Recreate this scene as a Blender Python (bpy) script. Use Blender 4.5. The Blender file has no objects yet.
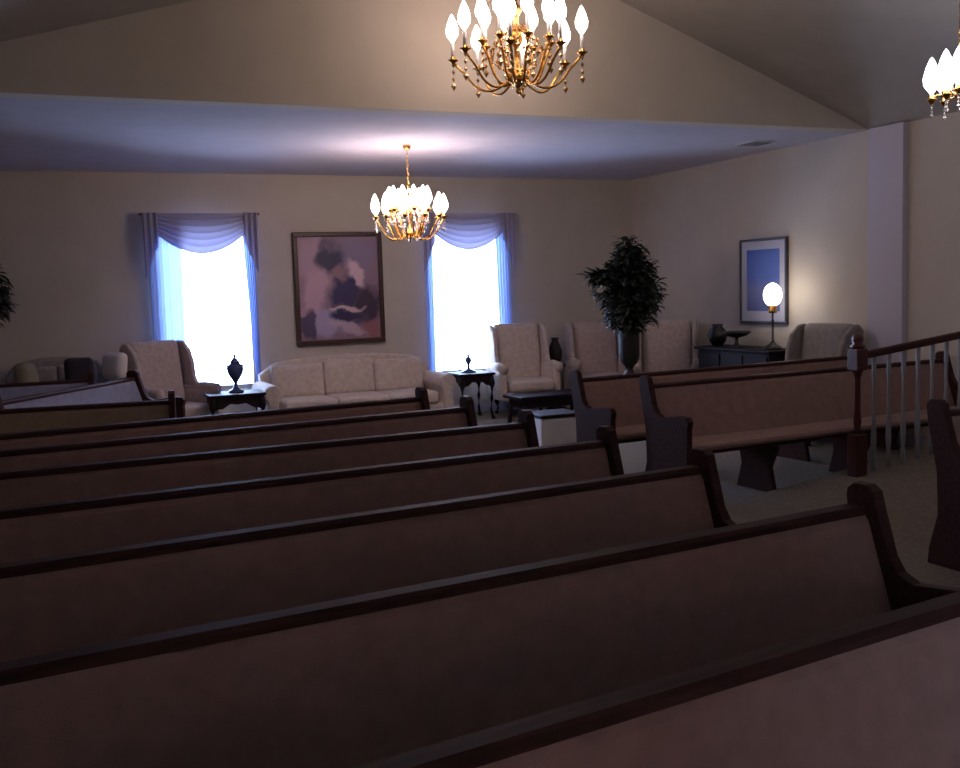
import bpy, bmesh, math, random
from mathutils import Vector, Matrix
random.seed(7)
sc = bpy.context.scene
COL = sc.collection
PI = math.pi
R = math.radians

# ------------------------------------------------------------ materials
def lin(c):
    return tuple(((v/255)/12.92 if v/255 <= .04045 else ((v/255+.055)/1.055)**2.4) for v in c)

def mat(name, c1, c2=None, scale=8, rough=.8, bump=0, bscale=None, coat=0, metal=0, stretch=(1,1,1), sheen=0, spec=.5):
    m = bpy.data.materials.new(name); m.use_nodes = True
    nt = m.node_tree; b = nt.nodes['Principled BSDF']
    b.inputs['Roughness'].default_value = rough
    b.inputs['Metallic'].default_value = metal
    b.inputs['Specular IOR Level'].default_value = spec
    b.inputs['Coat Weight'].default_value = coat
    b.inputs['Sheen Weight'].default_value = sheen
    tc = nt.nodes.new('ShaderNodeTexCoord'); mp = nt.nodes.new('ShaderNodeMapping')
    mp.inputs['Scale'].default_value = stretch
    nt.links.new(tc.outputs['Object'], mp.inputs['Vector'])
    n = nt.nodes.new('ShaderNodeTexNoise'); n.inputs['Scale'].default_value = scale; n.inputs['Detail'].default_value = 5
    nt.links.new(mp.outputs['Vector'], n.inputs['Vector'])
    r = nt.nodes.new('ShaderNodeValToRGB')
    r.color_ramp.elements[0].position = .35; r.color_ramp.elements[1].position = .65
    r.color_ramp.elements[0].color = (*lin(c1), 1); r.color_ramp.elements[1].color = (*lin(c2 or c1), 1)
    nt.links.new(n.outputs['Fac'], r.inputs['Fac']); nt.links.new(r.outputs['Color'], b.inputs['Base Color'])
    if bump:
        n2 = nt.nodes.new('ShaderNodeTexNoise'); n2.inputs['Scale'].default_value = bscale or scale*6
        nt.links.new(mp.outputs['Vector'], n2.inputs['Vector'])
        bp = nt.nodes.new('ShaderNodeBump'); bp.inputs['Strength'].default_value = bump; bp.inputs['Distance'].default_value = .01
        nt.links.new(n2.outputs['Fac'], bp.inputs['Height']); nt.links.new(bp.outputs['Normal'], b.inputs['Normal'])
    return m

def emis(name, c, s):
    m = bpy.data.materials.new(name); m.use_nodes = True; nt = m.node_tree
    nt.nodes.remove(nt.nodes['Principled BSDF'])
    e = nt.nodes.new('ShaderNodeEmission'); e.inputs['Color'].default_value = (*c, 1); e.inputs['Strength'].default_value = s
    nt.links.new(e.outputs[0], nt.nodes['Material Output'].inputs[0]); return m

def sheer(name, c, transp, transl_c, mix=.5):
    m = bpy.data.materials.new(name); m.use_nodes = True; nt = m.node_tree
    nt.nodes.remove(nt.nodes['Principled BSDF'])
    tr = nt.nodes.new('ShaderNodeBsdfTranslucent'); tr.inputs['Color'].default_value = (*transl_c, 1)
    df = nt.nodes.new('ShaderNodeBsdfDiffuse'); df.inputs['Color'].default_value = (*c, 1)
    tp = nt.nodes.new('ShaderNodeBsdfTransparent'); tp.inputs['Color'].default_value = (*transl_c, 1)
    a = nt.nodes.new('ShaderNodeMixShader'); a.inputs[0].default_value = mix
    b = nt.nodes.new('ShaderNodeMixShader'); b.inputs[0].default_value = transp
    nt.links.new(df.outputs[0], a.inputs[1]); nt.links.new(tr.outputs[0], a.inputs[2])
    nt.links.new(a.outputs[0], b.inputs[1]); nt.links.new(tp.outputs[0], b.inputs[2])
    nt.links.new(b.outputs[0], nt.nodes['Material Output'].inputs[0]); return m

M = {}
M['wall'] = mat('cream_paint', (205,196,184), (200,191,179), 3, .9, .05, 120)
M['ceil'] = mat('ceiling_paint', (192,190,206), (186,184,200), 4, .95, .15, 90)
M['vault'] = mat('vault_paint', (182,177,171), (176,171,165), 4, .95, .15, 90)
M['trim'] = mat('painted_trim', (196,192,206), None, 3, .5)
M['carpet'] = mat('carpet', (134,122,108), (118,107,95), 30, 1, .5, 300)
M['pew'] = mat('pew_fabric', (160,125,114), (147,114,104), 14, .95, .25, 260, sheen=.2)
M['pew_window_lit'] = mat('window_lit_pew_fabric', (150,150,172), (138,138,162), 14, .95, .25, 260)  # pew fabric lightened and blued to stand in for window light
M['pew_olive'] = mat('tan_pew_fabric', (150,128,106), (138,118,98), 14, .95, .25, 260)
M['wood'] = mat('dark_wood', (76,46,42), (58,35,32), 5, .6, .05, 40, coat=0, spec=.12, stretch=(1,8,8))
M['redwood'] = mat('red_brown_wood', (92,36,34), (70,28,27), 5, .35, .05, 40, coat=.3, stretch=(8,8,1))
M['darkwood'] = mat('table_wood', (40,26,34), (28,18,24), 5, .6, .03, 40, coat=0, spec=.2, stretch=(1,8,8))
M['uph'] = mat('pale_upholstery', (212,198,186), (196,181,170), 18, .9, .2, 160, sheen=.2)
M['uph_mauve'] = mat('mauve_upholstery', (200,182,174), (182,165,158), 22, .9, .2, 160, sheen=.2)
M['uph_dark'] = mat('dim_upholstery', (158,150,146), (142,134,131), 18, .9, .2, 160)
M['pil_dark'] = mat('dark_pillow', (50,44,54), (40,36,44), 18, .9, .2, 160)
M['pil_pale'] = mat('pale_pillow', (225,220,218), None, 18, .9, .2, 160)
M['pil_tan'] = mat('tan_pillow', (140,132,108), None, 18, .9, .2, 160)
M['brass'] = mat('brass', (214,166,92), (190,140,70), 6, .22, 0, metal=1)
M['black'] = mat('black_metal', (22,20,20), None, 6, .4)
M['leaf'] = mat('leaf', (26,38,24), (16,26,18), 9, .6)
M['stem'] = mat('stem', (48,38,28), None, 9, .8)
M['pot'] = mat('dark_pot', (34,26,24), (24,18,17), 9, .5, .4, 60)
M['soil'] = mat('soil', (30,22,18), None, 40, 1, .6)
M['dimwhite'] = mat('dimmed_white_paint', (150,148,152), None, 4, .6)  # white lowered to grey for the dimness around the balusters
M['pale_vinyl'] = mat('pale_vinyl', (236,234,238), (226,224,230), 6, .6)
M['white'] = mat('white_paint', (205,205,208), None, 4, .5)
M['frame1'] = mat('brown_frame', (74,46,36), (54,32,25), 30, .4, .3, 80)
M['frame2'] = mat('slate_frame', (62,60,74), (50,48,60), 30, .4)
M['mat_board'] = mat('mat_board', (190,190,205), None, 4, .9)
M['ceramic'] = mat('glow_blue_ceramic', (70,84,130), (58,70,110), 10, .25)  # blue of the window glow is put into this colour
M['sheer'] = sheer('sheer_curtain', (.60,.62,.85), .05, (.27,.38,.68))
M['swag'] = sheer('swag_fabric', (.68,.64,.74), .0, (.19,.18,.27))
M['tail'] = sheer('tail_fabric', (.68,.64,.76), .0, (.17,.16,.26))
M['blind'] = sheer('fill_blind_cloth', (.6,.58,.55), 0, (.36,.265,.185), .95)  # cloth tinted so the added blinds pass neutral fill light
M['bulb'] = emis('lit_bulb', (1,.76,.66), 11)
M['bulb_far'] = emis('lit_bulb_pink', (1,.76,.68), 19)
M['bulb_cool'] = emis('lit_bulb_cool', (.95,.93,1), 8)
M['shade'] = emis('lit_shade', (1,.86,.72), 9)
# crystal
m = bpy.data.materials.new('crystal'); m.use_nodes = True
b = m.node_tree.nodes['Principled BSDF']; b.inputs['Base Color'].default_value = (1,.93,.9,1)
b.inputs['Roughness'].default_value = .05; b.inputs['Transmission Weight'].default_value = .6; b.inputs['Metallic'].default_value = .2
tcn = m.node_tree.nodes.new('ShaderNodeTexNoise'); tcn.inputs['Scale'].default_value = 80
bpn = m.node_tree.nodes.new('ShaderNodeBump'); bpn.inputs['Strength'].default_value = .4
m.node_tree.links.new(tcn.outputs[0], bpn.inputs['Height']); m.node_tree.links.new(bpn.outputs[0], b.inputs['Normal'])
M['crystal'] = m
m = m.copy(); m.name = 'gold_crystal'; m.node_tree.nodes['Principled BSDF'].inputs['Base Color'].default_value = (1,.72,.4,1); m.node_tree.nodes['Principled BSDF'].inputs['Metallic'].default_value = .7; M['gold_crystal'] = m
# window glass: light passes straight, faint reflection
m = bpy.data.materials.new('window_glass'); m.use_nodes = True; nt = m.node_tree
nt.nodes.remove(nt.nodes['Principled BSDF'])
tp = nt.nodes.new('ShaderNodeBsdfTransparent'); gl = nt.nodes.new('ShaderNodeBsdfGlossy'); gl.inputs['Roughness'].default_value = .02
fr = nt.nodes.new('ShaderNodeFresnel'); mx = nt.nodes.new('ShaderNodeMixShader')
nt.links.new(fr.outputs[0], mx.inputs[0]); nt.links.new(tp.outputs[0], mx.inputs[1]); nt.links.new(gl.outputs[0], mx.inputs[2])
nt.links.new(mx.outputs[0], nt.nodes['Material Output'].inputs[0]); M['glass'] = m

def picture_mat(name, stops, scale, seed, dist=2.0, stretch=(1,1,1)):
    m = bpy.data.materials.new(name); m.use_nodes = True; nt = m.node_tree; b = nt.nodes['Principled BSDF']
    b.inputs['Roughness'].default_value = .45
    tc = nt.nodes.new('ShaderNodeTexCoord'); mp = nt.nodes.new('ShaderNodeMapping')
    mp.inputs['Location'].default_value = (seed, seed*.7, 0); mp.inputs['Scale'].default_value = stretch
    n = nt.nodes.new('ShaderNodeTexNoise'); n.inputs['Scale'].default_value = scale
    n.inputs['Distortion'].default_value = dist; n.inputs['Detail'].default_value = 3
    r = nt.nodes.new('ShaderNodeValToRGB')
    e = r.color_ramp.elements
    e[0].position, e[0].color = stops[0][0], (*lin(stops[0][1]), 1)
    e[1].position, e[1].color = stops[-1][0], (*lin(stops[-1][1]), 1)
    for p, c in stops[1:-1]:
        k = e.new(p); k.color = (*lin(c), 1)
    nt.links.new(tc.outputs['Object'], mp.inputs[0]); nt.links.new(mp.outputs[0], n.inputs[0])
    nt.links.new(n.outputs['Fac'], r.inputs[0]); nt.links.new(r.outputs[0], b.inputs['Base Color'])
    return m, nt, b, r, tc
def painting():
    m = bpy.data.materials.new('painted_canvas'); m.use_nodes = True; nt = m.node_tree; b = nt.nodes['Principled BSDF']; b.inputs['Roughness'].default_value = .5
    tc = nt.nodes.new('ShaderNodeTexCoord'); n = nt.nodes.new('ShaderNodeTexNoise'); n.inputs['Scale'].default_value = 3.5; n.inputs['Detail'].default_value = 4
    nt.links.new(tc.outputs['Object'], n.inputs[0])
    sub = nt.nodes.new('ShaderNodeVectorMath'); sub.operation = 'SUBTRACT'; sub.inputs[1].default_value = (.5,.5,.5); nt.links.new(n.outputs['Color'], sub.inputs[0])
    sca = nt.nodes.new('ShaderNodeVectorMath'); sca.operation = 'SCALE'; sca.inputs['Scale'].default_value = .42; nt.links.new(sub.outputs[0], sca.inputs[0])
    add = nt.nodes.new('ShaderNodeVectorMath'); nt.links.new(tc.outputs['Object'], add.inputs[0]); nt.links.new(sca.outputs[0], add.inputs[1])
    col = None; base = (*lin((150,124,142)), 1)
    for (x, z, rx, rz, ang, c, st_) in [(-.3,.35,.35,.4,0,(195,161,183),.8), (-.1,.38,.24,.26,.3,(62,58,88),1), (.25,.45,.3,.25,0,(143,126,158),.9), (-.35,-.1,.22,.4,.2,(207,170,190),.9),
             (.10,-.02,.24,.26,-.4,(58,50,98),1), (.25,.18,.10,.26,-.35,(226,195,209),1), (.38,-.22,.26,.30,.4,(62,46,70),1), (-.15,-.42,.30,.24,0,(183,170,209),.9),
             (.08,-.36,.24,.12,.1,(54,46,86),1), (.10,-.24,.26,.05,.15,(222,195,195),.9), (.12,-.52,.3,.08,.3,(204,178,195),.8), (.42,-.52,.18,.14,0,(156,100,108),.9), (-.42,-.45,.07,.25,0,(72,62,100),.9), (0,.18,.10,.12,.4,(160,124,136),.8)]:
        mp = nt.nodes.new('ShaderNodeMapping'); mp.vector_type = 'TEXTURE'; mp.inputs['Location'].default_value = (x,0,z); mp.inputs['Rotation'].default_value = (0,ang,0); mp.inputs['Scale'].default_value = (rx,1,rz)
        g = nt.nodes.new('ShaderNodeTexGradient'); g.gradient_type = 'SPHERICAL'; nt.links.new(add.outputs[0], mp.inputs[0]); nt.links.new(mp.outputs[0], g.inputs[0])
        mr_ = nt.nodes.new('ShaderNodeMapRange'); mr_.inputs[2].default_value = .45; mr_.inputs[4].default_value = st_; nt.links.new(g.outputs['Fac'], mr_.inputs[0])
        mx_ = nt.nodes.new('ShaderNodeMixRGB'); nt.links.new(mr_.outputs[0], mx_.inputs[0]); mx_.inputs[2].default_value = (*lin(c), 1)
        if col: nt.links.new(col, mx_.inputs[1])
        else: mx_.inputs[1].default_value = base
        col = mx_.outputs[0]
    nt.links.new(col, b.inputs['Base Color']); return m
M['art1'] = painting()
mm, nt, b, r, tc = picture_mat('blue_print', [(.3,(40,60,150)), (.7,(70,96,190))], 3, 1.2)
sx = nt.nodes.new('ShaderNodeSeparateXYZ'); nt.links.new(tc.outputs['Object'], sx.inputs[0])
mr = nt.nodes.new('ShaderNodeMapRange'); mr.inputs[1].default_value = -.36; mr.inputs[2].default_value = .36
nt.links.new(sx.outputs['Z'], mr.inputs[0])
r2 = nt.nodes.new('ShaderNodeValToRGB'); e = r2.color_ramp.elements
e[0].position, e[0].color = 0, (*lin((78,72,110)), 1); e[1].position, e[1].color = 1, (*lin((44,66,168)), 1)
k = e.new(.35); k.color = (*lin((120,110,150)), 1); k = e.new(.55); k.color = (*lin((70,84,170)), 1)
nt.links.new(mr.outputs[0], r2.inputs[0])
mxr = nt.nodes.new('ShaderNodeMixRGB'); mxr.inputs[0].default_value = .3
nt.links.new(r2.outputs[0], mxr.inputs[1]); nt.links.new(r.outputs[0], mxr.inputs[2]); nt.links.new(mxr.outputs[0], b.inputs['Base Color'])
M['art2'] = mm

# ------------------------------------------------------------ mesh building
class MB:
    def __init__(s): s.bm = bmesh.new()
    def box(s, x0, x1, y0, y1, z0, z1, bev=0, rot=None, seg=2):
        t = bmesh.new(); bmesh.ops.create_cube(t, size=1)
        bmesh.ops.scale(t, vec=(x1-x0, y1-y0, z1-z0), verts=t.verts)
        if bev:
            bmesh.ops.bevel(t, geom=t.edges[:], offset=bev, segments=seg, affect='EDGES', profile=.5)
        c = Vector(((x0+x1)/2, (y0+y1)/2, (z0+z1)/2))
        if rot: bmesh.ops.rotate(t, cent=(0,0,0), matrix=rot, verts=t.verts)
        bmesh.ops.translate(t, vec=c, verts=t.verts)
        s.join(t); return s
    def join(s, t):
        me = bpy.data.meshes.new('tmp'); t.to_mesh(me); t.free(); s.bm.from_mesh(me); bpy.data.meshes.remove(me)
    def cushion(s, x0, x1, y0, y1, z0, z1, r=.04, puff=0, rot=None, n=8):
        t = bmesh.new(); bmesh.ops.create_cube(t, size=2)
        bmesh.ops.subdivide_edges(t, edges=t.edges[:], cuts=n, use_grid_fill=True)
        h = Vector(((x1-x0)/2, (y1-y0)/2, (z1-z0)/2)); r = min(r, *h)
        for v in t.verts:
            c = v.co.copy()
            # concentrate rings near edges
            q = Vector([math.copysign(abs(a)**.6, a)*hh for a, hh in zip(c, h)])
            inner = Vector([max(-hh+r, min(hh-r, a)) for a, hh in zip(q, h)])
            d = q-inner
            p = inner + (d.normalized()*r if d.length > 1e-6 else d)
            if puff:
                w = [1-(a/hh)**2 for a, hh in zip(p, h)]
                k = h.to_tuple().index(min(h))
                o = [i for i in range(3) if i != k]
                p[k] *= 1+puff*max(0, w[o[0]])**.5*max(0, w[o[1]])**.5
            v.co = p
        if rot: bmesh.ops.rotate(t, cent=(0,0,0), matrix=rot, verts=t.verts)
        bmesh.ops.translate(t, vec=((x0+x1)/2, (y0+y1)/2, (z0+z1)/2), verts=t.verts)
        for f in t.faces: f.smooth = True
        s.join(t); return s
    def prism(s, pts, a0, a1, axis='x', bev=0, smooth=False):
        """outline pts (u,v) extruded along axis; x:(y,z) y:(x,z) z:(x,y)"""
        t = bmesh.new()
        def P(u, v, a): return {'x':(a,u,v), 'y':(u,a,v), 'z':(u,v,a)}[axis]
        A = [t.verts.new(P(u,v,a0)) for u,v in pts]; B = [t.verts.new(P(u,v,a1)) for u,v in pts]
        n = len(pts); t.faces.new(A); t.faces.new(B[::-1])
        for i in range(n):
            f = t.faces.new((A[i], B[i], B[(i+1)%n], A[(i+1)%n]));
        bmesh.ops.recalc_face_normals(t, faces=t.faces[:])
        if bev:
            es = [e for e in t.edges if all(abs((v.co['xyz'.index(axis)])-a0) < 1e-6 for v in e.verts) or all(abs((v.co['xyz'.index(axis)])-a1) < 1e-6 for v in e.verts)]
            bmesh.ops.bevel(t, geom=es, offset=bev, segments=3, affect='EDGES', profile=.5)
        if smooth:
            for f in t.faces: f.smooth = True
        s.join(t); return s
    def lathe(s, prof, seg=20, loc=(0,0,0), smooth=True):
        t = bmesh.new(); rings = []
        for r, z in prof:
            if r < 1e-5: rings.append([t.verts.new((0,0,z))])
            else: rings.append([t.verts.new((r*math.cos(2*PI*k/seg), r*math.sin(2*PI*k/seg), z)) for k in range(seg)])
        for a, b in zip(rings, rings[1:]):
            for k in range(seg):
                q = (k+1) % seg
                if len(a) == 1 and len(b) == 1: continue
                if len(a) == 1: t.faces.new((a[0], b[q], b[k]))
                elif len(b) == 1: t.faces.new((a[k], a[q], b[0]))
                else: t.faces.new((a[k], a[q], b[q], b[k]))
        for rg in (rings[0], rings[-1]):
            if len(rg) > 1: t.faces.new(rg)
        bmesh.ops.recalc_face_normals(t, faces=t.faces[:])
        for f in t.faces: f.smooth = smooth
        bmesh.ops.translate(t, vec=loc, verts=t.verts); s.join(t); return s
    def tube(s, pts, rad, seg=10):
        pts = [Vector(p) for p in pts]; n = len(pts)
        rr = rad if isinstance(rad, (list, tuple)) else [rad]*n
        t = bmesh.new(); rings = []; up = Vector((0,0,1))
        for i, p in enumerate(pts):
            d = (pts[min(i+1,n-1)]-pts[max(i-1,0)]).normalized()
            a = d.cross(up)
            if a.length < 1e-3: a = d.cross(Vector((1,0,0)))
            a.normalize(); b2 = a.cross(d).normalized()
            rings.append([t.verts.new(p+rr[i]*(a*math.cos(2*PI*k/seg)+b2*math.sin(2*PI*k/seg))) for k in range(seg)])
        for A, B in zip(rings, rings[1:]):
            for k in range(seg): t.faces.new((A[k], A[(k+1)%seg], B[(k+1)%seg], B[k]))
        t.faces.new(rings[0]); t.faces.new(rings[-1])
        bmesh.ops.recalc_face_normals(t, faces=t.faces[:])
        for f in t.faces: f.smooth = True
        s.join(t); return s
    def grid(s, fn, nu, nv, thick=0):
        t = bmesh.new()
        g = [[t.verts.new(fn(i/nu, j/nv)) for j in range(nv+1)] for i in range(nu+1)]
        for i in range(nu):
            for j in range(nv):
                f = t.faces.new((g[i][j], g[i+1][j], g[i+1][j+1], g[i][j+1])); f.smooth = True
        if thick:
            bmesh.ops.recalc_face_normals(t, faces=t.faces[:])
            bmesh.ops.solidify(t, geom=t.faces[:], thickness=thick)
        s.join(t); return s
    def build(s, name, m, parent=None, loc=None):
        me = bpy.data.meshes.new(name); s.bm.to_mesh(me); s.bm.free()
        o = bpy.data.objects.new(name, me); COL.objects.link(o); me.materials.append(m)
        if parent: o.parent = parent
        if loc: o.location = loc
        return o

def tag(o, label=None, cat=None, group=None, kind=None):
    if label: o['label'] = label
    if cat: o['category'] = cat
    if group: o['group'] = group
    if kind: o['kind'] = kind
    return o
def empty(name, loc, rz=0, label=None, cat=None, group=None):
    o = bpy.data.objects.new(name, None); COL.objects.link(o); o.location = loc; o.rotation_euler = (0,0,rz)
    o.empty_display_size = .1
    return tag(o, label, cat, group)
KIDS = {}
def copy_tree(o, parent=None):
    c = o.copy(); COL.objects.link(c)
    if parent: c.parent = parent
    for ch in [x for x in COL.objects if x.parent == o]: copy_tree(ch, c)
    return c
def struct(name, mb, m, parent=None): return tag(mb.build(name, m, parent), kind='structure')

# ------------------------------------------------------------ room
XL, XR, YN, YF, YH, ZC = -1.44, 7.84, -3.2, 12.6, 8.0, 3.19
XRG, ZRG = 3.67, 4.67
T = .2
struct('floor', MB().box(XL-T, XR+T, YN-T, YF+T, -.15, 0), M['carpet'])
WIN = [(1.20, 2.35, .55, 2.48), (4.63, 5.78, .55, 2.48)]
wb = MB(); xs = XL-T
for (a, b_, z0, z1) in WIN:
    wb.box(xs, a, YF, YF+T, 0, ZC+T); wb.box(a, b_, YF, YF+T, 0, z0); wb.box(a, b_, YF, YF+T, z1, ZC+T); xs = b_
wb.box(xs, XR+T, YF, YF+T, 0, ZC+T)
struct('wall_far', wb, M['wall'])
struct('wall_right', MB().box(XR, XR+T, YN-T, YF, 0, ZC+.05), M['wall'])
# unseen window added to the left wall behind the camera to light the pews
LW_FILL = (-1.9, -.5, .9, 2.4)
lw = MB().box(XL-T, XL, YN-T, LW_FILL[0], 0, ZC+.05).box(XL-T, XL, LW_FILL[1], YF, 0, ZC+.05)
lw.box(XL-T, XL, LW_FILL[0], LW_FILL[1], 0, LW_FILL[2]).box(XL-T, XL, LW_FILL[0], LW_FILL[1], LW_FILL[3], ZC+.05)
struct('wall_left', lw, M['wall'])
NW_FILL = [(-.6, 1.4), (2.4, 4.4), (5.0, 7.0)]  # unseen windows added in the near wall to light the pew fronts
nb = MB(); xs = XL
for a, b_ in NW_FILL:
    nb.box(xs, a, YN-T, YN, 0, ZC+.02); nb.box(a, b_, YN-T, YN, 0, .5); nb.box(a, b_, YN-T, YN, 2.75, ZC+.02); xs = b_
nb.box(xs, XR, YN-T, YN, 0, ZC+.02)
nb.prism([(XL, ZC), (XR, ZC), (XRG, ZRG+.05)], YN-T, YN, 'y')
struct('wall_near', nb, M['wall'])
struct('wall_gable', MB().prism([(XL, ZC), (XR, ZC), (XRG, ZRG)], YH, YH+.18, 'y'), M['wall'])
struct('ceiling', MB().box(XL-T, XR+T, YH+.18, YF+T, ZC, ZC+.18), M['ceil'])
struct('ceiling', MB().prism([(XL-T, ZC-.07), (XRG, ZRG), (XRG, ZRG+.18), (XL-T, ZC+.11)], YN-T, YH+.18, 'y'), M['vault'])
struct('ceiling', MB().prism([(XRG, ZRG), (XR+T, ZC-.07), (XR+T, ZC+.11), (XRG, ZRG+.18)], YN-T, YH+.18, 'y'), M['vault'])
struct('trim_1', MB().box(XR-.07, XR, 7.5, 7.96, 0, ZC, .008), M['trim'])
struct('baseboard_far', MB().box(XL, XR, YF-.018, YF, 0, .12, .004), M['trim'])
struct('baseboard_right', MB().box(XR-.018, XR, YN, YF-.02, 0, .12, .004), M['trim'])
struct('baseboard_left', MB().box(XL, XL+.018, YN, YF-.02, 0, .12, .004), M['trim'])

def window(n, a, b_, z0, z1):
    fw = .05; y0, y1 = YF+.04, YF+.13
    f = MB().box(a, a+fw, y0, y1, z0, z1).box(b_-fw, b_, y0, y1, z0, z1).box(a+fw, b_-fw, y0, y1, z0, z0+fw).box(a+fw, b_-fw, y0, y1, z1-fw, z1)
    w = struct('window_%d' % n, f, M['white'])
    MB().box(a+fw, b_-fw, y0+.04, y0+.046, z0+fw, z1-fw).build('pane', M['glass'], w)
    MB().box(a-.06, b_+.06, YF-.06, YF+.035, z0-.03, z0, .006).build('sill', M['white'], w)
    return w
for i, w_ in enumerate(WIN): window(i+1, *w_)
w = struct('window_3', MB().box(XL-.13, XL-.05, LW_FILL[0], LW_FILL[0]+.05, LW_FILL[2], LW_FILL[3]).box(XL-.13, XL-.05, LW_FILL[1]-.05, LW_FILL[1], LW_FILL[2], LW_FILL[3])  # added fill window, out of view
    .box(XL-.13, XL-.05, LW_FILL[0]+.05, LW_FILL[1]-.05, LW_FILL[2], LW_FILL[2]+.05).box(XL-.13, XL-.05, LW_FILL[0]+.05, LW_FILL[1]-.05, LW_FILL[3]-.05, LW_FILL[3]), M['white'])
MB().box(XL-.09, XL-.084, LW_FILL[0]+.05, LW_FILL[1]-.05, LW_FILL[2]+.05, LW_FILL[3]-.05).build('pane', M['glass'], w)

for k, (a, b_) in enumerate(NW_FILL):  # frames of the added fill windows behind the camera
    w = struct('window_%d' % (4+k), MB().box(a, a+.05, YN-.13, YN-.05, .5, 2.75).box(b_-.05, b_, YN-.13, YN-.05, .5, 2.75)
        .box(a+.05, b_-.05, YN-.13, YN-.05, .5, .55).box(a+.05, b_-.05, YN-.13, YN-.05, 2.70, 2.75), M['white'])
    MB().box(a+.05, b_-.05, YN-.09, YN-.084, .55, 2.70).build('pane', M['glass'], w)
    # added unseen blind softens the daylight into fill for the pews
    tag(MB().box(a-.04, b_+.04, YN+.03, YN+.034, .44, 2.85).build('window_blind', M['blind'], None),
        'unseen roller blind over a window added behind the camera to light the pews', 'blind', 'added roller blinds behind the camera')
# low carpeted ramp on the right
struct('trim_2', MB().prism([(4.95, 0), (XR-.02, 0), (XR-.02, .355), (4.95, .002)], 4.40, 6.3, 'y'), M['carpet'])

# air vent
v = tag(MB().box(7.06, 7.36, 8.86, 9.2, ZC-.012, ZC, .003).build('ceiling_vent', M['white']), 'small flat air vent in the low ceiling near the right wall', 'vent')
sl = MB()
for k in range(6): sl.box(7.08+k*.047, 7.095+k*.047, 8.88, 9.18, ZC-.016, ZC-.012)
sl.build('slat', M['black'], v)

# ------------------------------------------------------------ curtains
def curtain(cx, x0, x1, label, inner_l, inner_r):
    """x0..x1 outer width; inner_l/inner_r: inner edge of side panels (top, bottom)"""
    root = empty('window_curtain', (cx, YF-.12, 0), 0, label, 'curtain', 'draped window curtains')
    x0 -= cx; x1 -= cx
    def panel(xa_t, xb_t, xa_b, xb_b, nf):
        def fn(u, v):
            z = 2.64 - v*2.58
            xa = xa_t+(xa_b-xa_t)*v; xb = xb_t+(xb_b-xb_t)*min(1, v**.8)
            return (xa+(xb-xa)*u, .022*math.sin(u*nf*2*PI)*(.6+.4*v), z)
        return MB().grid(fn, nf*10, 24)
    panel(x0+.03, inner_l[0]-cx, x0+.03, inner_l[1]-cx, 5).build('sheer_panel', M['sheer'], root)
    panel(inner_r[0]-cx, x1-.03, inner_r[1]-cx, x1-.03, 5).build('sheer_panel', M['sheer'], root)
    W = x1-x0
    def sw(u, v):
        s_ = 1-(2*u-1)**2
        drop = .10 + .38*s_
        z = 2.70 - v*drop - .0*s_
        y = -.045 - .035*math.sin(v*PI)*s_ - .018*abs(math.sin(v*PI*6))*(.3+.7*s_)
        return (x0+W*u, y, z)
    MB().grid(sw, 40, 72).build('swag', M['swag'], root)
    for sx_ in (0, 1):
        def tl(u, v):
            ww = .17; a = u if not sx_ else 1-u
            x = (x0-.01+ww*a) if not sx_ else (x1+.01-ww*a)
            ln = .78 - .42*a
            return (x, -.075-.02*math.sin(u*PI*5), 2.705-v*ln)
        MB().grid(tl, 40, 16).build('tail', M['tail'], root)
    r_ = MB().tube([(x0-.03,-.03,2.69), (x1+.03,-.03,2.69)], .012)
    for s_, xx in ((0, x0-.03), (1, x1+.03)): r_.lathe([(0,-.02),(.02,0),(0,.02)], 10, (xx,-.03,2.69))
    for xx in (x0+.05, x1-.05): r_.box(xx-.01, xx+.01, -.03, .12, 2.68, 2.70)
    r_.build('curtain_rod', M['brass'], root)
    return root
curtain(1.73, 1.07, 2.39, 'pale swagged curtain with blue sheer side panels, over the left window', (1.50, 1.46), (2.21, 2.33))
curtain(5.20, 4.55, 5.85, 'pale swagged curtain behind the small table and beside the right wing chairs', (4.70, 4.68), (5.60, 5.66))

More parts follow.
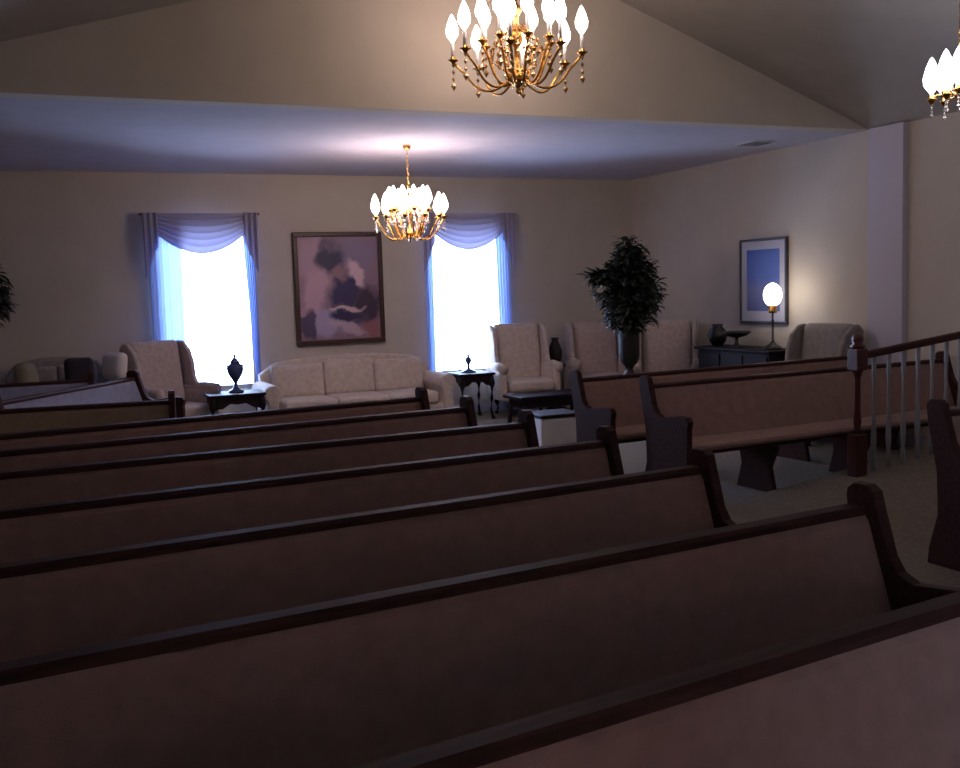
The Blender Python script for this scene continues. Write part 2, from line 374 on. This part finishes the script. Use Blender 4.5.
# ------------------------------------------------------------ pews
def make_pew(L, fabric, label, ends='both', sup=None):
    """local: back top edge runs along +x from 0 to L at y=0, faces -y"""
    root = empty('pew', (0,0,0), 0, label, 'pew')
    rec = .17
    prof = [(-.005,.865), (.03,.85), (-.13+.03,.40), (-.19,.40), (-.185,.44), (-.045,.84), (-.03,.86)]
    n = MB(); n.prism([(-.19,.42), (-.165,.49), (-.045,.85), (-.03,.872), (0,.874), (.022,.865), (-.10,.42)], .05, L-.05, 'x', .008)
    n.build('backrest', fabric, root)
    n = MB(); n.prism([(-.036,.872), (-.036,.89), (-.026,.903), (.024,.905), (.034,.892), (.034,.872)], .045, L-.045, 'x', .004)
    n.prism([(.03,.86), (.045,.86), (-.085,.40), (-.10,.40)], .05, L-.05, 'x')
    n.build('top_rail', M['wood'], root)
    n = MB(); n.prism([(-.13,.47), (-.13,.41), (-.48,.415), (-.51,.425), (-.52,.445), (-.51,.465), (-.44,.475), (-.2,.475)], .05, L-.05, 'x', .006)
    n.build('seat', fabric, root)
    n = MB(); n.prism([(-.10,.41), (-.49,.415), (-.49,.39), (-.10,.39)], .05, L-.05, 'x', .003)
    n.build('seat_rail', M['wood'], root)
    ep = [(.055,.955), (.06,.93), (.05,.86), (-.02,.55), (-.03,.30), (.03,.10), (.04,0), (-.52,0), (-.50,.08), (-.54,.30), (-.545,.60),
          (-.56,.66), (-.53,.69), (-.44,.695), (-.22,.665), (-.16,.69), (-.125,.74), (-.075,.90), (-.06,.955), (-.03,.975), (.03,.975)]
    for k, x in enumerate((0, L-.05)):
        if ends == 'both' or (ends == 'left' and k == 0) or (ends == 'right' and k == 1):
            MB().prism(ep, x, x+.05, 'x', .006).build('end_panel', M['wood'], root)
    sp = [(.03,.40), (.0,.2), (.03,0), (-.5,0), (-.47,.2), (-.52,.40)]
    nsup = max(1, int(L/1.5))
    for k in (sup or [(k+1)/(nsup+1) for k in range(nsup)]):
        x = L*k
        MB().prism([(-.05,.38), (-.09,.2), (-.03,0), (-.47,0), (-.42,.2), (-.5,.38)], x-.02, x+.02, 'x', .004).build('support', M['wood'], root)
    return root
GP = 'pews in the left block'
rows = [((.48,1.56),(2.02,1.76),2.62), ((-.15,2.39),(2.62,2.67),None), ((-.19,3.33),(2.59,3.59),None), ((-.23,4.25),(2.61,4.44),None),
        ((-.27,5.21),(2.57,5.30),None), ((-.30,5.98),(2.58,6.25),None), ((-.33,6.74),(2.55,7.07),None)]
plab = ['long brown pew nearest the camera, filling the bottom right corner',
        'long brown upholstered pew, second from the camera, its end post at the right edge',
        'long brown upholstered pew, third from the camera in the left block',
        'long brown upholstered pew, fourth from the camera in the left block',
        'long brown upholstered pew, fifth from the camera, ending by the pale ottoman',
        'long brown upholstered pew, sixth from the camera in the left block',
        'long brown upholstered pew farthest back of the full rows, just in front of the sofa']
for i, (a, b_, xe) in enumerate(rows):
    ang = math.atan2(b_[1]-a[1], b_[0]-a[0])
    ex, ey = b_
    if xe: ey += (xe-ex)*math.tan(ang); ex = xe
    x_l = -1.12; L = (ex-x_l)/math.cos(ang)
    p = make_pew(L, M['pew'], plab[i]); p['group'] = GP
    p.location = (x_l, ey-(ex-x_l)*math.tan(ang), 0); p.rotation_euler.z = ang
def pew_at(a, b_, fabric, label, group=None, sup=None):
    ang = math.atan2(b_[1]-a[1], b_[0]-a[0]); L = math.hypot(b_[0]-a[0], b_[1]-a[1])
    p = make_pew(L, fabric, label, sup=sup); p.location = (a[0], a[1], 0); p.rotation_euler.z = ang
    if group: p['group'] = group
    return p
pew_at((-1.1,8.42), (.86,8.16), M['pew_olive'], 'short tan pew behind the full rows, in front of the left wing chair', 'short pews at back left')
pew_at((-.49,8.93), (.75,10.85), M['pew_window_lit'], 'pew tinted pale grey for window light, turned at a sharp angle at back left', 'short pews at back left')
pew_at((-1.25,10.95), (.36,10.95), M['pew_window_lit'], 'pew tinted pale grey for window light, in front of the dim sofa at the left edge', 'short pews at back left')
GR = 'pews in the right block'
pew_at((4.26,6.72), (7.70,6.92), M['pew'], 'pew across the aisle beneath the framed blue print, front one of the two', GR, [.27,.57])
pew_at((4.08,7.54), (7.50,7.82), M['pew'], 'pew across the aisle partly hidden behind another, beside the tall plant pot', GR)
pew_at((4.68,4.27), (7.70,4.27), M['pew'], 'pew at the right edge showing only its dark wooden end panel', GR)

# ------------------------------------------------------------ wing chairs, sofas
def cab_leg(x, y, sx_, sy_, h=.2, m='darkwood', parent=None):
    MB().tube([(x,y,h), (x+sx_*.02,y+sy_*.02,h*.75), (x+sx_*.005,y+sy_*.005,h*.35), (x+sx_*.02,y+sy_*.02,.03), (x+sx_*.03,y+sy_*.03,.0)],
              [.035,.038,.02,.018,.026], 10).build('leg', M[m], parent)
def wing_chair(loc, rz, fab, label, group='wing chairs along the back of the room'):
    root = empty('wing_chair', loc, rz, label, 'armchair', group); f = M[fab]
    w = .41; root.scale = (.94, 1, 1.04)
    MB().cushion(-w+.06, w-.06, -.37, .30, .20, .33, .03).build('seat_base', f, root)
    MB().cushion(-w+.09, w-.09, -.40, .22, .33, .47, .05, .12).build('seat_cushion', f, root)
    rot = Matrix.Rotation(R(-8), 3, 'X')
    b_ = MB(); b_.cushion(-w+.07, w-.07, .20, .34, .36, 1.17, .06, .25, rot); b_.build('backrest', f, root)
    for s in (-1, 1):
        t = MB().prism([(.36,.55), (.40,1.10), (.33,1.16), (.24,1.15), (.12,1.06), (.06,.92), (.04,.76), (-.02,.66), (.0,.60)], s*w-.03-s*.03, s*w+.03-s*.03, 'x', .022, False)
        t.build('wing', f, root)
        t = MB().cushion(s*w-.07-s*.02, s*w+.05-s*.02+.0, -.33, .34, .22, .62, .04)
        t.tube([(s*(w-.01),-.35,.62), (s*(w-.01),-.1,.63), (s*(w-.02),.3,.62)], [.065,.066,.05], 14)
        t.build('arm', f, root)
    for sx_ in (-1, 1):
        for sy_ in (-1, 1): cab_leg(sx_*.31, -.03+sy_*.28, sx_, sy_, .21, 'darkwood', root)
    return root
wing_chair((5.75,12.0,0), R(-8), 'uph', 'pale wing chair right of the small table, under the window edge')
wing_chair((6.86,11.92,0), R(-16), 'uph_mauve', 'wing chair against the far wall, just left of the tall potted plant')
wing_chair((7.26,10.88,0), R(-34), 'uph_mauve', 'wing chair in the corner, just right of the tall potted plant')
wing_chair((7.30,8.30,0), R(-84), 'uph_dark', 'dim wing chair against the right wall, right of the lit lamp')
wing_chair((1.21,11.85,0), R(28), 'uph_mauve', 'wing chair left of the left window, turned towards the small table')

def sofa(loc, width, fab, label, rolled=True, h=.93, n=3):
    root = empty('sofa', loc, 0, label, 'sofa'); f = M[fab]; w = width/2
    MB().cushion(-w+.1, w-.1, -.42, .40, .04, .30, .02).build('skirt', f, root)
    for k in range(n):
        a = -w+.22+(2*w-.44)*k/n; b_ = -w+.22+(2*w-.44)*(k+1)/n
        MB().cushion(a, b_, -.45, .25, .30, .45, .045, .1).build('seat_cushion', f, root)
    rot = Matrix.Rotation(R(-10), 3, 'X')
    pts = []
    N = 28
    for i in range(N+1):
        u = -1+2*i/N
        z = h-.10+.10*math.cos(u*PI/2)**.8 - (.10*max(0, abs(u)-.82)/.18)
        pts.append((u*(w-.08), z))
    outline = [(-w+.08, .2)] + pts + [(w-.08, .2)]
    MB().prism(outline, .26, .42, 'y', .035).build('back_frame', f, root)
    for k in range(n):
        a = -w+.20+(2*w-.40)*k/n; b_ = -w+.20+(2*w-.40)*(k+1)/n
        top = h-.06 if (n == 3 and k == 1) else h-.09
        MB().cushion(a, b_, .16, .31, .42, top, .05, .3, rot).build('back_cushion', f, root)
    for s in (-1, 1):
        ap = []
        for k in range(15):
            t_ = -PI*.25 + k/14*(PI*1.5)
            ap.append((s*(w-.09)+.105*math.cos(t_ if s > 0 else PI-t_), .55+.105*math.sin(t_ if s > 0 else PI-t_)))
        ap += [(s*(w-.15), .42), (s*(w-.17), .06), (s*(w-.02), .06), (s*(w-.03), .42)] if s > 0 else [(s*(w-.15), .42), (s*(w-.17), .06), (s*(w-.02), .06), (s*(w-.03), .42)]
        MB().prism(ap, -.44, .38, 'y', .02).build('arm', f, root)
    for x in (-w+.2, w-.2):
        for y in (-.36, .34): MB().lathe([(.02,0),(.03,.02),(.03,.06)], 12, (x,y,0)).build('leg', M['darkwood'], root)
    return root
sofa((3.40,11.97,0), 2.36, 'uph', 'long pale camelback sofa under the large painting between the windows')
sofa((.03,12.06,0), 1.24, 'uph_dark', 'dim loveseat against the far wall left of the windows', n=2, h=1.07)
def pillow(loc, rx, rz, m, label, s=.40):
    o = MB().cushion(-s/2, s/2, -.06, .06, -s/2, s/2, .055, .5).build('throw_pillow', M[m])
    o.location = loc; o.rotation_euler = (rx, 0, rz); return tag(o, label, 'pillow', 'throw pillows on the loveseat')
pillow((.25,11.84,.93), R(-8), R(6), 'pil_dark', 'dark throw pillow in the middle of the dim loveseat', .30)
pillow((.62,11.80,.97), R(-8), R(-50), 'pil_pale', 'whitish throw pillow at the right arm of the dim loveseat', .30)
pillow((-.28,11.82,.92), R(-8), R(58), 'pil_tan', 'yellowish throw pillow at the left arm of the dim loveseat', .27)

# ------------------------------------------------------------ tables
def ogee_table(loc, rz, W, D, H, label, cat='side table', name='side_table', group=None):
    root = empty(name, loc, rz, label, cat, group)
    w, d = W/2, D/2
    MB().box(-w, w, -d, d, H-.03, H, .008).build('tabletop', M['darkwood'], root)
    def ap(half):
        pts = [(-half, H-.03), (half, H-.03), (half, H-.19)]
        for k in range(1, 12):
            u = 1-k/6
            pts.append((half*.96*u, H-.19+.085*(1-abs(u))**.6 - .015*math.cos(u*PI*3)))
        pts.append((-half, H-.19)); return pts
    a = MB()
    a.prism(ap(w-.05), -d+.03, -d+.05, 'y'); a.prism(ap(w-.05), d-.05, d-.03, 'y')
    a.prism(ap(d-.05), -w+.03, -w+.05, 'x'); a.prism(ap(d-.05), w-.05, w-.03, 'x')
    a.build('apron', M['darkwood'], root)
    for sx_ in (-1, 1):
        for sy_ in (-1, 1):
            x, y = sx_*(w-.05), sy_*(d-.05)
            MB().tube([(x,y,H-.03), (x+sx_*.012,y+sy_*.012,H-.14), (x+sx_*.004,y+sy_*.004,H*.45), (x-sx_*.004,y-sy_*.004,.12), (x+sx_*.01,y+sy_*.01,.04), (x+sx_*.02,y+sy_*.02,0)],
                      [.032,.036,.022,.016,.02,.03], 10).build('leg', M['darkwood'], root)
    return root
ogee_table((1.88,11.62,0), 0, .64, .50, .60, 'small dark side table under the left window holding a silhouetted urn', group='dark side tables by the windows')
ogee_table((5.01,12.08,0), R(0), .50, .52, .61, 'small dark side table between the sofa and the wing chair', group='dark side tables by the windows')
sb = empty('sideboard', (7.50,9.56,0), R(-90), 'long dark sideboard against the right wall under the framed blue print', 'sideboard')
MB().box(-.66, .66, -.22, .22, .08, .88, .008).build('body', M['darkwood'], sb)
MB().box(-.70, .70, -.26, .24, .88, .91, .008).build('top', M['darkwood'], sb)
for k in range(3):
    x = -.43+.43*k
    dr = MB().box(x-.20, x+.20, -.238, -.22, .12, .84, .006).build('door', M['darkwood'], sb)
    MB().lathe([(0,0),(.012,.01),(.016,.02),(0,.03)], 10, (x+.15,-.25,.50)).build('knob', M['brass'], dr)
for sx_ in (-1, 1):
    for sy_ in (-1, 1): MB().lathe([(.02,0),(.035,.03),(.03,.085)], 10, (sx_*.6,sy_*.17,0)).build('foot', M['darkwood'], sb)
dv = empty('vase', (7.52,10.16,.91), 0, 'squat dark vase at the far end of the sideboard next to the corner wing chair', 'vase')
MB().lathe([(0,0),(.06,0),(.10,.05),(.12,.12),(.10,.19),(.06,.23),(.07,.26),(.055,.26),(.04,.22),(0,.2)], 20).build('body', M['pot'], dv)
ct = empty('coffee_table', (5.66,11.12,0), R(3), 'low dark coffee table in front of the wing chairs', 'table')
MB().box(-.52, .52, -.24, .24, .33, .37, .008).build('tabletop', M['darkwood'], ct)
MB().box(-.46, .46, -.19, .19, .22, .33, .006).build('apron', M['darkwood'], ct)
for sx_ in (-1, 1):
    for sy_ in (-1, 1): MB().tube([(sx_*.44,sy_*.17,.25), (sx_*.45,sy_*.18,.12), (sx_*.46,sy_*.19,0)], [.03,.022,.026], 10).build('leg', M['darkwood'], ct)

# urn and ornament against the windows
u = empty('urn', (1.90,11.60,.60), 0, 'urn with a narrow stem silhouetted against the left window', 'urn')
MB().lathe([(0,0),(.085,0),(.085,.02),(.05,.04),(.025,.07),(.02,.11),(.03,.13),(.075,.20),(.098,.27),(.09,.31),(.055,.335),(.04,.34)], 24).build('body', M['ceramic'], u)
MB().lathe([(.055,.338),(.05,.36),(.03,.385),(.012,.40),(.02,.42),(.0,.445)], 20).build('lid', M['ceramic'], u)
for s in (-1, 1): MB().tube([(s*.085,0,.22), (s*.12,0,.25), (s*.12,0,.30), (s*.08,0,.31)], .008, 8).build('handle', M['ceramic'], u)
u = empty('ornament', (4.98,12.06,.61), 0, 'small slim ornament on a wide base standing before the right window', 'ornament')
MB().lathe([(0,0),(.10,0),(.10,.012),(.06,.03),(.03,.05)], 20).build('base', M['ceramic'], u)
MB().lathe([(.026,.045),(.015,.08),(.02,.11),(.045,.15),(.035,.19),(.015,.21),(.02,.23),(0,.25)], 16).build('body', M['ceramic'], u)
# lamp on console
lp = empty('table_lamp', (7.46,9.06,.91), 0, 'lit table lamp with a glowing rounded shade on the sideboard', 'lamp')
MB().lathe([(0,0),(.11,0),(.11,.02),(.075,.045),(.045,.055),(.03,.08)], 24).build('base', M['black'], lp)
MB().lathe([(.03,.075),(.013,.10),(.011,.30),(.02,.32),(.011,.34),(.011,.42)], 14).build('pole', M['pot'], lp)
MB().lathe([(.045,.41),(.055,.43),(.04,.45),(.05,.49),(.03,.51)], 16).build('collar', M['brass'], lp)
MB().lathe([(.05,.50),(.075,.52),(.097,.57),(.102,.63),(.085,.69),(.05,.73),(.02,.745),(0,.748)], 28).build('shade', M['shade'], lp)
# footed bowl
fb = empty('footed_bowl', (7.50,9.76,.91), 0, 'dark footed bowl on the sideboard, left of the lit lamp', 'bowl')
MB().lathe([(0,0),(.08,0),(.08,.012),(.03,.03),(.018,.07),(.02,.10),(.05,.115)], 20).build('foot', M['black'], fb)
MB().lathe([(.04,.11),(.12,.13),(.165,.17),(.17,.185),(.155,.18),(.10,.145),(0,.135)], 26).build('bowl', M['black'], fb)
# slim plant stand / pedestal between wing chairs
ps = empty('pedestal', (6.33,12.2,0), 0, 'slim dark pedestal between two wing chairs by the far wall', 'pedestal')
MB().lathe([(0,0),(.13,0),(.13,.03),(.06,.06),(.035,.12),(.03,.3),(.05,.36),(.03,.42),(.035,.56),(.06,.6)], 18).build('column', M['darkwood'], ps)
MB().lathe([(.05,.59),(.13,.60),(.135,.625),(0,.625)], 22).build('top', M['darkwood'], ps)
ur = empty('vase', (6.33,12.2,.625), 0, 'dark slender vase on the pedestal between two wing chairs', 'vase')
MB().lathe([(0,0),(.05,0),(.09,.08),(.10,.18),(.07,.27),(.04,.33),(.055,.37),(.045,.37),(.03,.33),(0,.30)], 20).build('body', M['pot'], ur)

# ottoman
ot = empty('ottoman', (4.52,8.80,0), 0, 'square ottoman with pale fabric sides standing across the aisle', 'ottoman')
MB().cushion(-.22, .22, -.2, .2, .09, .42, .02).build('body', M['pale_vinyl'], ot)
MB().box(-.23, .23, -.21, .21, .42, .455, .01).build('top', M['darkwood'], ot)
for sx_ in (-1, 1):
    for sy_ in (-1, 1): MB().lathe([(.018,0),(.025,.02),(.028,.1)], 10, (sx_*.2,sy_*.15,0)).build('foot', M['darkwood'], ot)

# ------------------------------------------------------------ plants
def foliage(cx, cy, zc, rx, rz_, n, seed, size=.13, top=0):
    rnd = random.Random(seed); bm = bmesh.new()
    for k in range(n):
        # clumps
        a = rnd.uniform(0, 2*PI); t_ = rnd.random()**.5; ph = rnd.uniform(-1, 1)
        lump = .78+.3*math.sin(a*3+seed)*math.cos(ph*4+seed)
        r_ = t_*lump
        p = Vector((cx+rx*r_*math.cos(a)*math.sqrt(max(0, 1-ph*ph*.8)), cy+rx*r_*math.sin(a)*math.sqrt(max(0, 1-ph*ph*.8)), zc+rz_*ph*(.35+.65*t_)))
        d = Vector((math.cos(a), math.sin(a), rnd.uniform(-.8, .7))).normalized()
        sd = d.cross(Vector((rnd.uniform(-.3,.3), rnd.uniform(-.3,.3), 1))).normalized()
        L = size*rnd.uniform(.6, 1.2); w_ = L*.24; nrm = sd.cross(d)
        pts = [p, p+d*L*.35+sd*w_+nrm*.01, p+d*L*.35-sd*w_+nrm*.01, p+d*L*.75+sd*w_*.7, p+d*L*.75-sd*w_*.7, p+d*L-nrm*L*.2]
        vs = [bm.verts.new(q) for q in pts]
        bm.faces.new((vs[0], vs[1], vs[2])); bm.faces.new((vs[1], vs[3], vs[4], vs[2])); bm.faces.new((vs[3], vs[5], vs[4]))
    mb = MB(); mb.bm.free(); mb.bm = bm; return mb
def add_fol(mb, other):
    me = bpy.data.meshes.new('t'); other.bm.to_mesh(me); other.bm.free(); mb.bm.from_mesh(me); bpy.data.meshes.remove(me)

PX, PY_ = 6.28, 10.2
st = empty('plant_stand', (PX,PY_,0), 0, 'dark turned pedestal stand carrying the tall potted plant behind the right pews', 'plant stand')
MB().lathe([(0,0),(.17,0),(.17,.04),(.09,.07),(.05,.14),(.045,.3),(.07,.36),(.04,.42),(.05,.52),(.09,.56)], 22).build('column', M['darkwood'], st)
MB().lathe([(.08,.555),(.16,.565),(.165,.60),(0,.60)], 26).build('top', M['darkwood'], st)
pl = empty('potted_plant', (PX,PY_,.60), 0, 'tall bushy dark green plant in a dark urn, above the right pews', 'plant')
MB().lathe([(0,0),(.09,0),(.10,.02),(.06,.05),(.04,.09),(.06,.13),(.10,.17),(.122,.25),(.125,.50),(.135,.56),(.12,.57),(.115,.52),(0,.51)], 26).build('pot', M['pot'], pl)
MB().lathe([(0,.515),(.112,.515),(.10,.53),(0,.535)], 20).build('soil', M['soil'], pl)
s_ = MB()
for k in range(9):
    a = k*2.4; s_.tube([(.03*math.cos(a),.03*math.sin(a),.5), (.08*math.cos(a),.08*math.sin(a),.8), (.2*math.cos(a),.2*math.sin(a),1.05+.05*(k%4))], [.012,.01,.005], 6)
s_.build('stem', M['stem'], pl)
f_ = foliage(0, 0, 1.02, .36, .42, 1500, 3, .15)
add_fol(f_, foliage(.03, 0, 1.42, .17, .22, 350, 5, .13))
add_fol(f_, foliage(-.36, -.05, 1.20, .18, .08, 200, 9, .13))
add_fol(f_, foliage(.28, .05, .98, .2, .2, 260, 12, .13))
add_fol(f_, foliage(0, 0, .68, .26, .14, 260, 15, .13))
f_.build('foliage', M['leaf'], pl)

pl2 = empty('potted_plant', (-.80,12.0,0), 0, 'dark leafy plant cut off by the left edge of the photo', 'plant')
MB().lathe([(0,0),(.15,0),(.19,.3),(.2,.34),(.18,.34),(.17,.3),(0,.3)], 24).build('pot', M['pot'], pl2)
MB().tube([(0,0,.28), (.02,0,.9), (-.02,.01,1.5)], [.025,.02,.015], 8).build('trunk', M['stem'], pl2)
f_ = foliage(0, 0, 1.86, .40, .40, 1300, 21, .15); add_fol(f_, foliage(.22, -.05, 1.72, .2, .2, 260, 24, .13))
f_.build('foliage', M['leaf'], pl2)

# ------------------------------------------------------------ pictures
pt = empty('framed_painting', (3.435,YF-.03,1.76), 0, 'large mauve and blue painting in a brown frame above the sofa', 'picture')
w, h, fw = .585, .715, .06
a = MB()
def fr(a, w, h, fw, d0, d1):
    a.box(-w, w, d0, d1, h-fw, h, .01); a.box(-w, w, d0, d1, -h, -h+fw, .01)
    a.box(-w, -w+fw, d0, d1, -h+fw, h-fw, .01); a.box(w-fw, w, d0, d1, -h+fw, h-fw, .01)
fr(a, w, h, fw, -.03, .03); a.build('frame', M['frame1'], pt)
MB().box(-w+fw-.005, w-fw+.005, -.005, .02, -h+fw-.005, h-fw+.005).build('canvas', M['art1'], pt)
pt = empty('framed_print', (XR-.025,9.655,1.68), R(90), 'framed blue print with a white mat on the right wall behind the lamp', 'picture')
w, h, fw = .425, .505, .03
a = MB()
# local -y faces the wall when rotated by 90 deg, so build facing +y
fr(a, w, h, fw, -.02, .025)
a.build('frame', M['frame2'], pt)
MB().box(-w+fw-.003, w-fw+.003, -.015, .006, -h+fw-.003, h-fw+.003).build('mat_board', M['mat_board'], pt)
MB().box(-w+.13, w-.13, .004, .010, -h+.15, h-.13).build('print', M['art2'], pt)

# ------------------------------------------------------------ railing
rl = empty('ramp_railing', (5.86,6.10,.09), 0, 'white-balustered railing with a dark handrail rising to the right', 'railing')
SL = .136
nw = MB().box(-.055, .055, -.055, .055, 0, .36, .008).lathe([(.05,.36),(.025,.40),(.032,.46),(.022,.55),(.022,.80),(.04,.86),(.05,.87)], 16)
nw.box(-.055, .055, -.055, .055, .87, 1.04, .008).lathe([(.05,1.04),(.06,1.06),(.035,1.08),(.05,1.11),(.04,1.15),(0,1.17)], 16)
nw.build('newel_post', M['redwood'], rl)
XE = 1.9
MB().prism([(.05,.955), (XE,.955+.105*XE), (XE,1.01+.105*XE), (.05,1.01)], -.035, .035, 'y', .012).build('handrail', M['wood'], rl)
for k in range(11):
    x = .17+k*.157
    zb = -.003+.139*x-.0; zt = .955+.105*x
    H_ = zt-zb
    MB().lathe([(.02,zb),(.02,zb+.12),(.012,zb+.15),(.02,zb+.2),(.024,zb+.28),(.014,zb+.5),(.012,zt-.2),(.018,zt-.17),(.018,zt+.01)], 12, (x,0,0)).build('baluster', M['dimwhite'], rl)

# ------------------------------------------------------------ chandeliers
def chandelier(loc, ceil_z, radius, n, bulbm, label, low=.42, crystals=10, sleeve=.12, bs=1.0, tiers=1, cs=1.0, cm='crystal'):
    """loc: height of the bulbs' centres; the thing's origin sits at that centre"""
    root = empty('chandelier', loc, 0, label, 'chandelier', 'brass chandeliers'); up = ceil_z-loc[2]
    k_ = radius/.55
    MB().lathe([(0,up-.05),(.02,up-.05),(.055*max(.7,k_),up-.03),(.065*max(.7,k_),up-.002),(0,up)], 20).build('canopy', M['brass'], root)
    rod = MB(); z = .22*k_; nl = max(2, int((up-.05-z)/.045)); stp = (up-.05-z)/nl
    for q in range(nl):
        zz = z+stp*(q+.5); ring = []
        for j in range(9):
            t_ = 2*PI*j/8; u, v_ = .012*math.cos(t_), stp*.62*math.sin(t_)
            ring.append((u, 0, zz+v_) if q % 2 else (0, u, zz+v_))
        rod.tube(ring, .003, 5)
    rod.build('chain', M['brass'], root)
    s = k_
    MB().lathe([(0,-low-.06*s),(.02*s,-low-.03*s),(.012*s,-low),(.05*s,-low+.03*s),(.105*s,-low+.08*s),(.05*s,-low+.13*s),(.02*s,-low+.17*s),(.025*s,-.18*s),(.055*s,-.12*s),
                (.045*s,-.05*s),(.02*s,0),(.022*s,.08*s),(.05*s,.12*s),(.03*s,.17*s),(.01*s,.20*s),(.01*s,.23*s)], 20).build('column', M['brass'], root)
    zb = -.045*bs-sleeve   # candle cup height
    for q in range(n*tiers):
        tier = q//n; rad = radius*(1 if tier == 0 else .55); dz = 0 if tier == 0 else .12*s
        a_ = 2*PI*(q % n)/n + .25 + tier*.4; ca, sa = math.cos(a_), math.sin(a_)
        pts = []
        for j in range(15):
            t_ = j/14
            rr = .04*s+(rad-.04*s)*t_
            zz = -low+.10*s - .11*s*math.sin(min(1, t_*1.25)*PI)*1.0 + (zb+low-.10*s)*max(0, (t_-.62)/.38)**1.6
            pts.append((ca*rr, sa*rr, zz+dz*t_))
        arm = MB().tube(pts, .0085*max(.8, s)*(.6+.4*cs), 8).build('arm', M['brass'], root)
        x, y = ca*rad, sa*rad
        MB().lathe([(0,zb-.02),(.012,zb-.015),(.02,zb),(.045*max(.7,s),zb+.012),(.048*max(.7,s),zb+.018),(.02,zb+.014),(.018,zb+.04),(0,zb+.04)], 14, (x,y,dz)).build('candle_cup', M['brass'], arm)
        MB().lathe([(.013,zb+.03),(.013,zb+sleeve),(0,zb+sleeve)], 10, (x,y,dz)).build('candle_sleeve', M['white'], arm)
        MB().lathe([(.010,-.045*bs),(.022*bs,-.02*bs),(.024*bs,.0),(.016*bs,.03*bs),(.006*bs,.052*bs),(0,.06*bs)], 12, (x,y,dz)).build('bulb', bulbm, arm)
        c = MB()
        for j in range(4):
            zc_ = zb-.02-.035*j*max(.7, s)*cs; r0 = (.009 if j < 3 else .014)*cs
            c.lathe([(0,zc_-r0*1.5),(r0,zc_),(0,zc_+r0*1.3)], 6, (x,y,dz), smooth=False)
        c.build('crystal_drop', M[cm], arm)
    for q in range(crystals):
        c = MB()
        a_ = 2*PI*q/crystals
        wire = [((.07+.16*math.sin(j/4*PI*.5))*s, -.02*s-.24*s*j/4) for j in range(5)]+[(.23*s*(1-j*.3), -.28*s-.05*s*j) for j in range(3)]
        c.tube([(p*math.cos(a_), p*math.sin(a_), z_) for p, z_ in wire], .0025, 5)
        for j in range(5):
            t_ = j/4; rr = (.07+.16*math.sin(t_*PI*.5))*s; zc_ = -.02*s-(.24*s)*t_
            r0 = .011*max(.8, s)*cs
            c.lathe([(0,zc_-r0*1.4),(r0,zc_),(0,zc_+r0*1.4)], 6, (rr*math.cos(a_), rr*math.sin(a_), 0), smooth=False)
        for j in range(3):
            rr = .23*s*(1-j*.3); zc_ = -.28*s-.05*s*j
            c.lathe([(0,zc_-.02*s),(.012*s,zc_),(0,zc_+.015*s)], 6, (rr*math.cos(a_), rr*math.sin(a_), 0), smooth=False)
        c.build('crystal_strand', M[cm], root)
    return root
rz_at = lambda x: ZC+(ZRG-ZC)/(XR-XRG)*(XR-x) if x > XRG else ZC+(ZRG-ZC)/(XRG-XL)*(x-XL)
chandelier((3.37,7.0,3.66), rz_at(3.37), .49, 8, M['bulb'], 'large brass chandelier with lit candle bulbs hanging in front of the gable', .46, 16, .15, 2.0, 2, 1.7, 'gold_crystal')
chandelier((3.48,9.9,2.58), ZC, .36, 11, M['bulb_far'], 'small crystal chandelier hanging from the low ceiling by the windows', .35, 16, .05, 1.9, 2, 1.3)
chandelier((5.62,4.95,3.0), rz_at(5.62), .17, 6, M['bulb_cool'], 'small bright chandelier cut off at the right edge', .13, 8, .05, 2.3, 2)

# ------------------------------------------------------------ light from outside
wd = bpy.data.worlds.new('World'); sc.world = wd; wd.use_nodes = True
bg = wd.node_tree.nodes['Background']; bg.inputs[0].default_value = (.46, .62, 1.0, 1); bg.inputs[1].default_value = 18
def portal(loc, rot, sx_, sy_):
    l = bpy.data.lights.new('window_portal', 'AREA'); l.shape = 'RECTANGLE'; l.size = sx_; l.size_y = sy_
    l.cycles.is_portal = True
    o = bpy.data.objects.new('window_portal', l); COL.objects.link(o); o.location = loc; o.rotation_euler = rot
for (a, b_, z0, z1) in WIN: portal(((a+b_)/2, YF+.16, (z0+z1)/2), (R(-90),0,0), b_-a, z1-z0)
for a, b_ in NW_FILL: portal(((a+b_)/2, YN-.16, 1.625), (R(90),0,0), b_-a, 2.25)
portal((XL-.16, (LW_FILL[0]+LW_FILL[1])/2, (LW_FILL[2]+LW_FILL[3])/2), (0,R(-90),0), LW_FILL[3]-LW_FILL[2], LW_FILL[1]-LW_FILL[0])

# ------------------------------------------------------------ camera
cam = bpy.data.cameras.new('camera'); co = bpy.data.objects.new('camera', cam); COL.objects.link(co)
pi_, ro_, ya_ = -9.52775034e-02, -3.15377345e-02, 4.02572292e-01
fw_ = Vector((math.sin(ya_)*math.cos(pi_), math.cos(ya_)*math.cos(pi_), math.sin(pi_)))
r0 = Vector((math.cos(ya_), -math.sin(ya_), 0)); u0 = r0.cross(fw_)
rr_ = r0*math.cos(ro_)+u0*math.sin(ro_); uu_ = -r0*math.sin(ro_)+u0*math.cos(ro_)
mt = Matrix((rr_, uu_, -fw_)).transposed().to_4x4(); mt.translation = Vector((0,0,1.7))
co.matrix_world = mt
cam.sensor_width = 36; cam.lens = 36*1000/960; cam.clip_start = .05
sc.camera = co
sc.view_settings.view_transform = 'Standard'; sc.view_settings.look = 'None'; sc.view_settings.gamma = 1
sc.view_settings.use_curve_mapping = False; sc.view_settings.exposure = .45
sc.cycles.max_bounces = 8; sc.cycles.diffuse_bounces = 5; sc.cycles.transparent_max_bounces = 12
sc.cycles.sample_clamp_indirect = 4
sc.cycles.use_denoising = True
